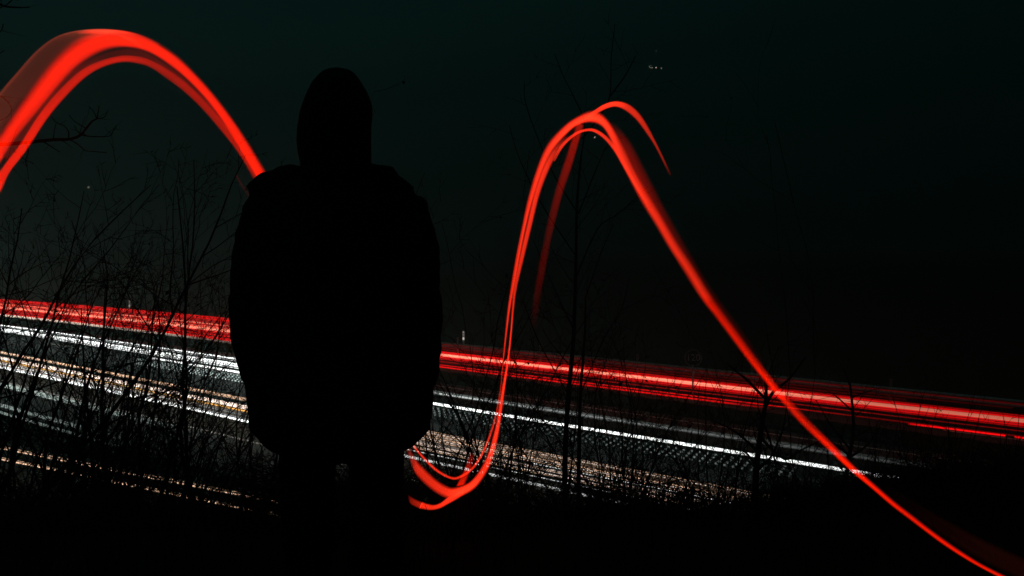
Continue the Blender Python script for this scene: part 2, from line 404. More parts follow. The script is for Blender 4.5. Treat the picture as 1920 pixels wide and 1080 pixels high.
# ------------------------------------------------------------------ swung red light: ribbons hanging in the air behind the person
RIB = glow_mat('swung_red_light', (1.0, .011, .0), 1.0, True)
RIBH = glow_mat('swung_red_light_hot', (1.0, .028, .008), 1.0, True)
VEIL = glow_mat('swung_red_veil', (1.0, .13, .06), 1.0, True)
def cr(P, n):                  # Catmull-Rom through stations, any tuple length
    o = []
    for i in range(len(P) - 1):
        a, b, c, d = P[max(i - 1, 0)], P[i], P[i + 1], P[min(i + 2, len(P) - 1)]
        for j in range(n):
            t = j / n
            o.append(tuple(.5 * ((2 * b[k]) + (-a[k] + c[k]) * t + (2 * a[k] - 5 * b[k] + 4 * c[k] - d[k]) * t * t + (-a[k] + 3 * b[k] - 3 * c[k] + d[k]) * t ** 3) for k in range(len(b))))
    o.append(P[-1]); return o
def ribbon(S, depth, label, mat=None, soft=(.25, .25), n=7, rim=0, thick=.012, dvar=.25, d2=None):
    """S: stations (outer x, outer y, inner x, inner y, brightness); a closed lens-shaped band"""
    mat = mat or RIB
    b = MB(); Q = cr(S, n); K = 22; W = 2 * K
    for i, q in enumerate(Q):
        t = i / (len(Q) - 1)
        dp = depth + dvar * math.sin(math.pi * t) if d2 is None else depth + (d2 - depth) * t
        a_, b_ = at(q[0], q[1], dp), at(q[2], q[3], dp)
        for side in (-1, 1):
            for k in range(K):
                u = k / (K - 1) if side < 0 else 1 - k / (K - 1)
                p = a_.lerp(b_, u); th = thick * math.sqrt(max(0, 1 - (2 * u - 1) ** 2)) * .5 + .0004
                b.v.append(p + Vector((0, side * th, 0)))
                f = min(1, u / soft[0]) if soft[0] else 1; g_ = min(1, (1 - u) / soft[1]) if soft[1] else 1
                f = f * f * (3 - 2 * f); g_ = g_ * g_ * (3 - 2 * g_)
                str_ = 1 + .28 * noise.noise(Vector((u * 7, t * 2.5, depth * 31))) + .16 * noise.noise(Vector((u * 19, t * 3, depth * 11))) + rim * math.exp(-((u - .06) / .05) ** 2)
                b.g.append(max(0, q[4]) * f * g_ * str_ * .5)
        if i:
            A0 = (i - 1) * W; B0 = i * W
            for k in range(W): b.f.append((A0 + k, A0 + (k + 1) % W, B0 + (k + 1) % W, B0 + k))
    o = b.build('light_ribbon', mat, smooth=True)
    return tag(o, label, 'light ribbon', 'ribbons of swung red light')
z3 = lambda o, i, v: (o[0] / 3, o[1] / 3, i[0] / 3, i[1] / 3, v)
# left arch, main band
ribbon([z3((-260, 1160), (-70, 1240), 1.0), z3((-120, 960), (-30, 1010), 1.0), z3((-10, 755), (68, 818), 1.05), z3((130, 540), (236, 612), 1.1), z3((270, 350), (390, 430), 1.15), z3((400, 225), (500, 340), 1.1), z3((520, 165), (600, 290), 1.15),
        z3((640, 165), (690, 272), 1.35), z3((760, 180), (790, 285), 1.3), z3((880, 230), (870, 318), 1.2), z3((1000, 310), (960, 378), 1.15), z3((1100, 408), (1050, 452), 1.15), z3((1200, 520), (1145, 550), 1.15),
        z3((1300, 650), (1240, 672), 1.2), z3((1400, 798), (1335, 820), 1.2), z3((1515, 990), (1450, 1020), 1.2), z3((1640, 1200), (1580, 1230), 1.1)], 4.3,
       'broad bright red arch of light at upper left, running down to the shoulder', soft=(.5, .32))
ribbon([z3((430, 178), (440, 196), .1), z3((500, 165), (505, 196), .8), z3((600, 163), (600, 196), 1.3), z3((700, 170), (690, 196), .9), z3((800, 195), (785, 220), .3), z3((900, 240), (885, 265), .15)], 4.32,
       'thin hot highlight along the very top of the left arch', RIBH, soft=(.35, .6))
ribbon([z3((-260, 1450), (-200, 1480), .5), z3((-60, 1060), (0, 1095), .8), z3((10, 940), (55, 975), .85), z3((108, 808), (157, 840), .9), z3((215, 640), (265, 675), .75), z3((320, 510), (370, 548), .6), z3((440, 400), (480, 440), .55),
        z3((560, 338), (580, 380), .5), z3((690, 308), (690, 352), .5), z3((800, 318), (785, 362), .42), z3((880, 350), (850, 385), .34), z3((960, 395), (930, 440), .3), z3((1060, 470), (1030, 515), .3), z3((1180, 590), (1140, 620), .28), z3((1300, 730), (1255, 755), .3), z3((1390, 860), (1350, 880), .3), z3((1500, 1030), (1450, 1060), .2)], 4.35,
       'narrow dimmer red arch nested just under the broad left arch', soft=(.3, .25))
ribbon([z3((-260, 900), (-100, 960), .09), z3((-20, 545), (90, 640), .07), z3((90, 410), (200, 500), .065), z3((200, 288), (330, 340), .06), z3((300, 213), (440, 250), .07), z3((400, 178), (560, 215), .12), z3((520, 163), (660, 200), .2), z3((640, 165), (760, 250), .1), z3((760, 190), (860, 330), .0)], 4.4,
       'faint brownish red veil on the outer side of the left arch', VEIL, soft=(.06, .3), rim=1.6)
ribbon([z3((-20, 880), (60, 900), .07), z3((140, 690), (215, 680), .07), z3((300, 480), (360, 480), .07), z3((440, 370), (480, 400), .08), z3((600, 290), (600, 330), .05), z3((760, 270), (760, 325), .06), z3((900, 330), (890, 390), .08), z3((1060, 450), (1030, 500), .08), z3((1260, 660), (1220, 700), .1), z3((1440, 950), (1420, 985), .05)], 4.38,
       'dark red haze filling the gap between the two left arches', soft=(.3, .3))
ribbon([z3((1320, 980), (1335, 985), .03), z3((1350, 1030), (1362, 1035), .05), z3((1390, 1090), (1400, 1095), .05), z3((1450, 1200), (1460, 1205), .04)], 4.3,
       'tiny faint red wisp beside the left shoulder')
# lower loop and rise to the second arch
z6 = lambda ox, oy, ix, iy, v: (ox, oy, ix, iy, v)
ribbon([(752, 820, 764, 815, 0), (762, 848, 772, 843, .12), (770, 870, 779, 856, .35), (778, 889, 787, 867, .75), (795, 908, 803, 883, .8), (815, 924, 818, 897, .9), (833, 934, 833, 907, 1.0), (847, 935.5, 847, 913, 1.5), (870, 929, 866, 909.5, 2.0), (890, 917, 882, 901, 1.8), (907, 897, 896, 884, 1.25), (920, 873, 908, 863, 1.2),
        (928.5, 847, 917, 840, 1.15), (935, 820, 923, 818, 1.1), (939, 796, 929, 794, 1.0), (943.5, 762, 934.5, 760, 1.0), (948.5, 723, 941, 722, 1.0), (953, 690, 947.5, 689, 1.0), (957.5, 652, 953, 652, .9), (961, 615, 956.5, 615, .75), (964.5, 578, 959, 578, .6), (970, 540, 962, 538, .6), (985, 478, 974, 476, .75),
        (998, 425, 986, 422, .85), (1013, 365, 1000, 360, .9), (1031, 318, 1017, 310, .9), (1050, 285, 1036, 276, .45), (1075, 260, 1062, 250, .0)], 4.15,
       'thick red loop of light beside the hip, rising as the leg of the second arch', RIBH, soft=(.4, .45))
ribbon([(757, 815, 762, 811, .2), (774, 838, 778, 835, .8), (793, 861, 797, 857, .95), (818, 885, 822, 880, 1.0), (848, 899.5, 848, 893.5, 1.0), (868, 895, 866, 888.5, 1.0), (888, 880, 884, 875, .95), (904, 857, 899, 853, .95), (916, 831, 911, 828, .85), (926, 802, 921, 800, .75), (932, 777, 928, 776, .6), (939, 735, 936, 734, .45), (942, 705, 939.5, 705, .42),
        (947, 660, 943, 660, .7), (955, 597, 949, 596, .85), (961, 560, 953.5, 559, .9), (974, 490, 965, 487, 1.0), (986, 430, 977, 427, 1.05), (1000, 375, 989, 370, 1.1), (1018, 320, 1006, 313, 1.2), (1036, 285, 1023, 273, 1.3), (1058, 258, 1046, 245, 1.7), (1082, 237, 1074, 222, 2.0), (1110, 231, 1112, 206, 2.1),
        (1133, 244, 1141, 224, 1.6), (1154, 288, 1171, 274, 1.0), (1174, 328, 1191, 316, .9), (1200, 378, 1220, 366, .82), (1226, 420, 1245, 408, .75), (1253, 466, 1272, 454, .68), (1283, 512, 1303, 500, .62), (1306, 550, 1326, 538, .60), (1322, 573, 1342, 562, .02)], 4.2,
       'bright red second arch of light, crest right of the hood, down to the right', RIBH, soft=(.4, .6), d2=4.2)
ribbon([(1036, 300, 1041, 303, .3), (1052, 270, 1058, 274, .7), (1078, 248, 1082, 253, .9), (1102, 240.5, 1102, 246.5, 1.0), (1120, 243, 1117, 250, .95), (1140, 257, 1135, 264, .85), (1158, 280, 1152, 286, .8), (1176, 312, 1170, 317, .6), (1198, 350, 1192, 355, .4), (1212, 374, 1206, 378, .22), (1236, 420, 1230, 424, .0)], 4.24,
       'slim red arc nested right under the crest of the second arch', RIBH, soft=(.3, .3))
ribbon([(1095, 220, 1100, 224, .2), (1114, 206, 1122, 212, 1.1), (1134, 194, 1141, 203, 1.6), (1156, 189, 1156, 201, 1.5), (1178, 194, 1172, 208, .8), (1196, 208, 1192, 225, .62), (1211, 229, 1209, 247, .5), (1229, 264, 1227, 273, .4), (1245, 297, 1242, 302, .25), (1259, 328, 1257, 331, .02)], 4.1,
       'short curled red wisp above and right of the second crest', RIBH, soft=(.3, .3))
ribbon([(1080, 228, 1096, 236, .34), (1070, 262, 1086, 270, .26), (1057, 302, 1074, 312, .19), (1042, 348, 1059, 356, .12), (1029, 398, 1046, 404, .075), (1018, 450, 1034, 456, .045), (1007, 505, 1024, 509, .045), (998, 560, 1014, 563, .02), (992, 620, 1008, 622, .0)], 4.35,
       'faint fading red strand slanting down inside the second arch', soft=(.35, .35))
ribbon([(854, 912, 872, 908, .8), (862, 895, 878, 895, .5), (870, 878, 884, 880, .32), (876, 862, 888, 864, .16), (882, 848, 890, 850, .0)], 4.2,
       'dim short red smear inside the lower loop', soft=(.3, .3))
ribbon([(764, 926, 766, 937, .0), (776, 934, 770, 946, .25), (792, 941, 786, 954, .5), (793, 941, 787, 954, 1.0), (812, 946, 806, 957, 1.0), (826, 942, 824, 954, 1.15), (840, 931, 840, 946, 1.3), (854, 926, 856, 937, 1.0), (868, 915, 872, 928, .3)], 4.12,
       'lowest red tongue of light curling under the loop by the leg', RIBH, soft=(.3, .3))
ribbon([(1326, 538, 1306, 550, .0), (1342, 562, 1322, 573, .52), (1358, 585, 1341, 596, .54), (1384, 620, 1366, 630, .56), (1404, 648, 1386, 657, .58), (1425, 676, 1406, 684, .62), (1446, 704, 1428, 711, .75), (1468, 732, 1450, 738, .9), (1492, 757, 1470, 762, .55), (1512, 780, 1492, 787, .60), (1532, 800, 1513, 808, .65),
        (1560, 828, 1545, 838, .9), (1592, 862, 1577, 868, 1.2), (1618, 887, 1606, 894, 1.2), (1645, 911, 1635, 918, 1.0), (1680, 941, 1671, 949, .9), (1714, 967, 1705, 975, .8), (1743, 990, 1734, 997, .85), (1773, 1012, 1765, 1020, .85), (1808, 1036, 1800, 1043, .85), (1842, 1057, 1836, 1064, .8), (1890, 1081, 1883, 1088, .8), (1980, 1122, 1974, 1130, .7)], 4.25,
       'long red band of light falling from the right of the second arch to the corner', RIB, soft=(.6, .4), d2=3.1)
ribbon([(1150, 225, 1140, 235, 0), (1182, 262, 1164, 273, .10), (1214, 322, 1190, 334, .14), (1250, 392, 1225, 404, .12), (1290, 462, 1262, 478, .08), (1334, 535, 1307, 552, .05), (1390, 612, 1366, 630, .03), (1440, 680, 1420, 700, 0)], 4.4,
       'dull red fringe along the outer edge of the long falling band', soft=(.6, .1))
ribbon([(1640, 890, 1632, 905, .0), (1720, 940, 1705, 965, .002), (1800, 985, 1770, 1012, .005), (1870, 1020, 1835, 1053, .007), (1960, 1060, 1920, 1095, .008)], 4.4,
       'barely visible brown-red veil above the falling band at lower right', VEIL, soft=(.3, .3), d2=3.1)

# ------------------------------------------------------------------ the hooded person, seen from behind
SCP = 2.96 / F
PX0 = (635 - 960) * SCP
D0 = 2.96
def pz(py): return CAM_Z + (445 - py) * SCP
person = empty('person', (PX0, D0, 0), 'person in a hooded dark padded coat standing with back to camera, hands in pockets', 'person')
def limb(b, P, n=14):           # P: (x, y, z, r)
    Q = cr([tuple(p) for p in P], 5)
    b.tube([Vector(q[:3]) for q in Q], [q[3] for q in Q], n)
def remesh(o, voxel, smooth_it=4, disp=0, dsc=.1):
    m = o.modifiers.new('m', 'REMESH'); m.mode = 'VOXEL'; m.voxel_size = voxel; m.use_smooth_shade = True
    s = o.modifiers.new('s', 'SMOOTH'); s.iterations = smooth_it; s.factor = .6
    if disp:
        tx = bpy.data.textures.new('folds', 'CLOUDS'); tx.noise_scale = dsc; tx.noise_depth = 2
        d = o.modifiers.new('d', 'DISPLACE'); d.texture = tx; d.strength = disp; d.mid_level = .5
B = MB()                        # body, local to the person's spot on the ground
o3 = lambda x, y, z: (PX0 + x, D0 + y, z)
def bl(P): limb(B, [(PX0 + p[0], D0 + p[1], p[2], p[3]) for p in P])
B.rings([(o3(0, 0, .86), .15, .10), (o3(0, 0, .95), .165, .115), (o3(0, 0, 1.08), .14, .10), (o3(0, 0, 1.22), .155, .11), (o3(0, 0, 1.36), .175, .115), (o3(0, 0, 1.44), .15, .09), (o3(0, .0, 1.49), .07, .065)])
bl([(0, .0, 1.44, .065), (.0, .01, 1.52, .058), (0, .02, 1.58, .062)])
B.ball(o3(0, .02, 1.67), .1, 20, 14, (.78, .95, 1.15)); B.ball(o3(0, .06, 1.61), .065, 16, 10, (.9, .9, .9))
B.ball(o3(0, .115, 1.655), .016, 8, 6, (.8, 1.3, 1.7))                                   # nose
B.ball(o3(0, .108, 1.612), .018, 8, 6, (1.5, .6, .5))                                     # mouth
for sx in (-1, 1):
    B.ball(o3(sx * .078, .01, 1.66), .028, 10, 7, (.35, .7, 1.1))                         # ear
    bl([(sx * .085, 0, .92, .088), (sx * .092, 0, .70, .078), (sx * .095, .005, .50, .058), (sx * .097, -.01, .35, .055), (sx * .1, -.01, .10, .036), (sx * .1, .0, .06, .038)])
    bl([(sx * .1, -.05, .05, .035), (sx * .105, .05, .045, .04), (sx * .11, .16, .03, .028)])
    bl([(sx * .15, 0, 1.40, .055), (sx * .20, -.02, 1.33, .052), (sx * .23, -.04, 1.12, .042), (sx * .225, .0, 1.02, .038), (sx * .20, .07, .86, .027)])
    B.ball(o3(sx * .192, .09, .82), .04, 12, 8, (.55, .9, 1.15))
    for f, (dy, L) in enumerate(((-.028, .058), (-.010, .07), (.010, .074), (.030, .066))):
        bl([(sx * .190, .09 + dy, .785, .0095), (sx * .186, .093 + dy, .785 - L * .5, .009), (sx * .172, .096 + dy, .785 - L, .0075)])
    bl([(sx * .185, .12, .84, .012), (sx * .168, .135, .81, .0105), (sx * .158, .135, .785, .009)])
bo = B.build('body', M_skin, person); remesh(bo, .006, 2)
for sx in (-1, 1):
    e_ = MB(); e_.ball(o3(sx * .032, .098, 1.672), .0115, 10, 8); e_.build('eye', M_plast, person)
# trousers
B = MB()
B.rings([(o3(0, 0, .78), .19, .13), (o3(0, 0, .9), .185, .13), (o3(0, 0, 1.0), .17, .12)])
for sx, xo in ((-1, -.098), (1, .109)):
    bl([(xo, 0, .86, .088), (xo, 0, .66, .083), (xo, 0, .52, .081), (xo + .003 * sx, -.01, .40, .080), (xo + .004 * sx, -.01, .22, .076), (xo + .004 * sx, -.005, .09, .082)])
bl([(.006, 0, .80, .05), (.006, 0, .70, .045), (.006, 0, .63, .028)])
tr = B.build('trousers', M_trou, person); remesh(tr, .010, 3, .016, .09)
for sx, xo in ((-1, -.1), (1, .107)):
    B = MB(); bl([(xo, -.07, .055, .052), (xo + sx * .004, .03, .055, .056), (xo + sx * .01, .13, .042, .044), (xo + sx * .012, .19, .036, .032)]); bl([(xo, -.02, .05, .055), (xo, -.03, .17, .06)])
    B.box(o3(xo + sx * .005, .05, .012), (.045, .14, .014)); bt = B.build('boot', M_boot, person); remesh(bt, .008, 2)
# padded coat with sleeves
B = MB()
R = []
for z, a, dpt, cx in ((.655, .175, .13, .002), (.685, .235, .165, .002), (.735, .270, .18, .0), (.80, .276, .18, .0), (.88, .268, .17, .0), (.98, .245, .16, 0), (1.10, .235, .155, 0), (1.22, .24, .155, 0), (1.33, .232, .15, -.002), (1.40, .222, .135, -.008), (1.445, .19, .115, -.025), (1.475, .155, .10, -.01), (1.50, .108, .095, 0), (1.53, .08, .08, .0)):
    R.append((o3(cx, 0, z), a, dpt))
B.rings(R, 32)
bl([(-.150, .0, 1.43, .062), (-.200, -.01, 1.385, .072), (-.222, -.03, 1.28, .078), (-.233, -.05, 1.16, .078), (-.235, -.045, 1.04, .077), (-.222, .0, .92, .077), (-.205, .05, .84, .075), (-.200, .07, .78, .072)])
bl([(.130, .0, 1.435, .058), (.192, -.01, 1.39, .070), (.222, -.03, 1.28, .078), (.228, -.05, 1.16, .078), (.232, -.045, 1.02, .078), (.222, .0, .92, .078), (.205, .05, .84, .075), (.200, .07, .78, .072)])
bl([(-.262, -.02, 1.440, .016), (-.20, -.03, 1.464, .028), (-.10, -.05, 1.486, .035)])       # shoulder yoke
bl([(.170, -.03, 1.484, .016), (.125, -.04, 1.487, .024), (.06, -.05, 1.49, .035)])
coat = B.build('coat', M_cloth, person); remesh(coat, .010, 3, .022, .07)
B = MB()
for k, z in enumerate((.715,)): B.rings([(o3(0, 0, z - .012), .238, .172), (o3(0, 0, z + .012), .248, .178)], 32)
B.build('hem_seam', M_cloth, coat)
# hood
B = MB(); R = []
for py, x0, x1, dpt in ((338, 540, 720, .12), (322, 562, 702, .115), (313, 568, 697, .115), (292, 563, 696, .122), (270, 561, 697, .13), (240, 563, 698, .135), (215, 567, 700, .135), (200, 571, 699, .13), (185, 577, 695, .125), (164, 588, 684, .11), (150, 598, 675, .095), (139, 608, 667, .075), (134, 621, 656, .045)):
    R.append((((x0 + x1) / 2 * SCP - 960 * SCP, D0 + .0, pz(py) + .0), (x1 - x0) / 2 * SCP, dpt))
B.rings(R, 32)
bl([(-.068, .07, 1.56, .02), (-.076, .11, 1.66, .02), (-.06, .12, 1.74, .02), (-.01, .12, 1.735, .02), (.035, .12, 1.74, .02), (.062, .11, 1.66, .02), (.055, .07, 1.56, .02)])
hood = B.build('hood', M_cloth, person); remesh(hood, .009, 2, .006, .05)

# ------------------------------------------------------------------ bare shrubs and trees
def grow(b, p, d, L, r, lvl, maxl, rnd, up=.12, wob=.16, kids=(3, 6), tips=None, ang=(25, 60), ratio=.62):
    n = max(3, int(L / (.11 if lvl else .16)))
    pts = [p.copy()]; rads = [r]; dd = d.normalized()
    for i in range(n):
        dd = (dd + Vector((rnd.gauss(0, wob), rnd.gauss(0, wob), rnd.gauss(0, wob) + up)) * .5).normalized()
        pts.append(pts[-1] + dd * (L / n)); rads.append(r * (1 - .72 * (i + 1) / n))
    b.tube(pts, rads, 5 if lvl == 0 and r > .012 else 3, close=False)
    if tips is not None and lvl == maxl and rnd.random() < .04: tips.append(pts[-1])
    if lvl >= maxl: return
    k = rnd.randint(*kids)
    for j in range(k):
        t = .22 + .78 * (j + rnd.random()) / k
        i = min(int(t * n), n - 1); q = pts[i].lerp(pts[i + 1], t * n - int(t * n) if i < n - 1 else .5)
        base = (pts[i + 1] - pts[i]).normalized()
        a_ = math.radians(rnd.uniform(*ang)); az = rnd.uniform(0, 2 * math.pi)
        side = base.orthogonal().normalized(); side = Matrix.Rotation(az, 3, base) @ side
        nd = base * math.cos(a_) + side * math.sin(a_)
        grow(b, q, nd, L * (1 - t * .55) * rnd.uniform(ratio - .2, ratio), max(rads[i] * .6, .0022), lvl + 1, maxl, rnd, up, wob, kids, tips, ang, ratio)
def shrub(name, px, depth, top_py, label, cat='shrub', stems=5, spread=.35, r=.012, maxl=2, kids=(4, 7), seed=1, group='bare shrubs on the bank', lean=0, up=.07, wob=.25, gx=None, sink=.15, ratio=.62, ang=(25, 60)):
    rnd = random.Random(seed)
    x = (px - 960) / F * depth; z0 = zg(x, depth) - sink
    top = at(px, top_py, depth).z; H = top - z0
    root = empty(name, (x, depth, z0), label, cat, group)
    tips = []
    sb = MB(); tb = MB()
    for k in range(stems):
        az = rnd.uniform(0, 2 * math.pi); sp = spread * rnd.uniform(.25, 1) * (0 if stems == 1 else 1)
        d = Vector((math.cos(az) * sp + lean, math.sin(az) * sp * .7, 1)).normalized()
        L = H * rnd.uniform(.72, 1.03) if k else H
        n = max(6, int(L / .18)); p = Vector((x + rnd.uniform(-.06, .06) * (stems > 1), depth + rnd.uniform(-.06, .06), z0))
        pts = [p]; rads = [r * rnd.uniform(.7, 1.1) if k else r]; r0 = rads[0]
        for i in range(n):
            d = (d + Vector((rnd.gauss(0, .10), rnd.gauss(0, .10), .035))).normalized()
            pts.append(pts[-1] + d * (L / n / max(d.z, .6))); rads.append(max(r0 * (1 - .85 * (i + 1) / n), .0022))
        sb.tube(pts, rads, 5, close=False)
        m = rnd.randint(*kids) * 2
        for j in range(m):
            t = .15 + .83 * (j + rnd.random()) / m; i = min(int(t * n), n - 1); q = pts[i].lerp(pts[i + 1], .5)
            base = (pts[i + 1] - pts[i]).normalized(); a_ = math.radians(rnd.uniform(*ang)); az = rnd.uniform(0, 2 * math.pi)
            side = Matrix.Rotation(az, 3, base) @ base.orthogonal().normalized()
            grow(tb, q, base * math.cos(a_) + side * math.sin(a_), L * (.50 - .32 * t) * rnd.uniform(.6, 1.2), max(rads[i] * .55, .0018), 1, maxl, rnd, up, wob, (2, 4), tips, ratio=ratio)
    sb.build('stem', M_bark, root); tb.build('twigs', M_bark, root)
    for tp in tips[:6]:
        lb = MB(); a_ = Vector((rnd.uniform(-1, 1), rnd.uniform(-1, 1), rnd.uniform(-1, 1))).normalized(); b_ = a_.orthogonal().normalized(); s_ = rnd.uniform(.012, .022)
        c_ = a_.cross(b_) * s_ * .35
        lb.v = [tp, tp + a_ * s_ + b_ * s_ * .6 + c_, tp + a_ * s_ * 2.1, tp + a_ * s_ - b_ * s_ * .6 + c_, tp + a_ * s_ + c_ * -.6]
        lb.f = [(0, 1, 4), (1, 2, 4), (2, 3, 4), (3, 0, 4)]
        lb.build('dead_leaf', M_leaf, root)
    return root
plants = [
 # px, depth, top, stems, spread, r, seed, lean, kids, label
 (-60, 6.2, 300, 7, .40, .016, 11, .05, (5, 8), 'dense bare shrub cut by the left edge of the photo'),
 (20, 7.2, 330, 6, .35, .013, 12, .03, (5, 8), 'tall dense shrub with a straight stem just inside the left edge'),
 (45, 5.9, 470, 6, .5, .012, 13, .15, (4, 7), 'nearer leaning shrub in the lower left corner'),
 (110, 8.0, 400, 6, .35, .012, 14, .08, (4, 7), 'tangled bare shrub under the overhanging branch'),
 (70, 9.5, 420, 5, .35, .012, 15, 0, (4, 6), 'thin shrub behind the tangle at the left'),
 (215, 7.0, 470, 6, .32, .020, 16, .0, (4, 6), 'thick dark stem with a fan of branches left of the pale roadside post'),
 (150, 6.4, 560, 5, .45, .010, 17, .1, (4, 6), 'low wide shrub between the left tangle and the fan-branched one'),
 (270, 9.0, 520, 4, .4, .009, 18, 0, (3, 5), 'sparse shrub just right of the fan-branched stem'),
 (392, 7.2, 276, 2, .06, .017, 19, .0, (4, 6), 'tallest straight sapling close to the left of the person'),
 (345, 8.2, 480, 4, .3, .010, 20, .05, (3, 5), 'slender shrub just left of the tallest straight sapling'),
 (445, 6.6, 560, 4, .4, .009, 21, -.05, (3, 5), 'small shrub touching the outline of the left sleeve'),
 (320, 5.9, 660, 5, .5, .008, 22, .0, (3, 5), 'low shrub in front of the orange streaks at left'),
 (520, 6.5, 640, 5, .5, .009, 23, .0, (3, 5), 'shrub mostly hidden behind the coat'),
 (640, 6.6, 900, 4, .5, .006, 24, .0, (3, 5), 'little shrub seen in the gap between the legs'),
 (752, 8.0, 265, 3, .22, .009, 25, .09, (2, 3), 'faint slim shrub rising over the right shoulder'),
 (835, 7.0, 560, 5, .4, .011, 26, .05, (4, 6), 'bare shrub right beside the right sleeve'),
 (885, 6.6, 640, 7, .5, .011, 27, .0, (3, 5), 'fan-shaped shrub between the sleeve and the rising red light'),
 (868, 9.5, 305, 2, .2, .006, 28, .02, (2, 3), 'very thin faint twiggy stem between person and second arch'),
 (985, 7.4, 600, 6, .35, .012, 29, .0, (4, 6), 'bushy shrub right of the rising red light'),
 (1030, 6.4, 700, 5, .45, .009, 30, .0, (4, 6), 'low shrub at the foot of the twin trunks'),
 (1130, 8.0, 600, 6, .3, .011, 31, .05, (4, 6), 'dense upright shrub just right of the twin trunks'),
 (1185, 6.6, 690, 6, .45, .009, 32, .0, (4, 6), 'low spreading shrub under the speed sign to its left'),
 (1240, 7.6, 650, 5, .35, .010, 33, .0, (4, 6), 'upright shrub left of the round speed sign'),
 (1335, 7.0, 690, 6, .35, .010, 34, .05, (4, 6), 'many-stemmed shrub right of the round speed sign'),
 (1385, 8.6, 700, 4, .3, .009, 35, .0, (4, 6), 'slim shrub just left of the forked dark tree'),
 (1500, 7.6, 730, 4, .5, .010, 36, .1, (3, 5), 'spreading shrub under the falling red band'),
 (1560, 6.6, 790, 5, .5, .008, 37, .0, (3, 5), 'low shrub below the falling red band'),
 (1665, 8.2, 740, 4, .35, .008, 38, .0, (3, 5), 'thin shrub right of the dark roadside stump'),
 (1735, 7.2, 750, 5, .35, .008, 39, .05, (3, 5), 'fine-twigged shrub over the lower red dash'),
 (1785, 7.8, 725, 3, .3, .007, 40, .05, (2, 4), 'thin leaning shrub toward the right edge'),
 (1850, 7.4, 790, 4, .3, .006, 41, -.02, (2, 4), 'small sparse shrub near the right edge'),
 (1905, 7.0, 760, 3, .2, .007, 42, .0, (2, 4), 'last slim shrub at the right edge of the photo'),
 (1010, 9.5, 420, 3, .2, .008, 43, -.06, (3, 4), 'thin shrub leaning left of the central tree'),
 (1440, 9.0, 255, 3, .22, .006, 44, .06, (2, 3), 'tall faint V-shaped shrub in the dark at right'),
 (185, 8.8, 560, 5, .45, .007, 53, -.05, (5, 7), 'fine shrub behind the fan-branched stem'),
 (300, 6.8, 600, 6, .5, .008, 54, .0, (5, 7), 'wide crossing shrub between the fan-branched stem and the straight sapling'),
 (470, 7.4, 700, 6, .5, .007, 55, .0, (5, 7), 'low shrub under the left edge of the coat'),
 (930, 8.0, 690, 6, .5, .008, 56, .0, (5, 7), 'shrub crossed by the rising red light'),
 (1090, 6.2, 770, 6, .6, .007, 57, .0, (5, 7), 'low matted shrub in front of the twin trunks'),
 (1290, 6.4, 800, 6, .6, .007, 58, .0, (5, 7), 'low matted shrub below the speed sign'),
 (1470, 6.6, 830, 6, .6, .006, 59, .0, (5, 7), 'low matted shrub at the foot of the forked tree'),
 (1630, 7.0, 830, 6, .6, .006, 60, .0, (4, 6), 'low matted shrub right of the narrow stunted tree'),
]
for (px, dp, top, st, sp, r, sd, ln, kd, lab) in plants:
    shrub('bare_shrub', px, dp, top, lab, stems=st, spread=sp, r=r * (1.25 if px < 1250 else 1.1), seed=sd, lean=ln, kids=(kd[0] + 1, kd[1] + 2) if 250 < px < 500 or 800 < px < 1400 else kd, maxl=3 if px < 1250 else 2)

def traced_tree(name, label, depth, limbs, seed, cat='tree', twig_r=.0022, density=.25, maxl=2, tw=.35):
    """limbs: list of (pixel polyline, width px at start, at end); all at about the given distance, thrown a little in depth"""
    rnd = random.Random(seed); first = limbs[0]
    p0 = at(first[0][0][0], first[0][0][1], depth)
    root = empty(name, (p0.x, depth, p0.z), label, cat)
    tb = MB(); cb = MB(); wb = MB()
    for li, (pl, w0, w1) in enumerate(limbs):
        Q = cr([tuple(map(float, p)) for p in pl], 6); n = len(Q) - 1; dz = rnd.uniform(-.5, .5) if li else 0
        pts = [at(q[0], q[1], depth + dz * (i / n)) for i, q in enumerate(Q)]
        rads = [max(.0022, (w0 + (w1 - w0) * i / n) / 2 * depth / F) for i in range(n + 1)]
        (tb if li == 0 else cb).tube(pts, rads, 6)
        tot = sum((pts[i + 1] - pts[i]).length for i in range(n)); m = int(tot / density)
        for j in range(m):
            t = .12 + .86 * (j + rnd.random()) / m; i = min(int(t * n), n - 1)
            base = (pts[i + 1] - pts[i]).normalized(); a_ = math.radians(rnd.uniform(30, 65)); side = Matrix.Rotation(rnd.uniform(0, 6.28), 3, base) @ base.orthogonal().normalized()
            grow(wb, pts[i], base * math.cos(a_) + side * math.sin(a_), tw * rnd.uniform(.4, 1.2), max(twig_r, rads[i] * .35), 1, maxl, rnd, .05, .2, (2, 4))
    tb.build('trunk', M_bark, root); cb.build('branches', M_bark, root); wb.build('crown', M_bark, root)
    return root
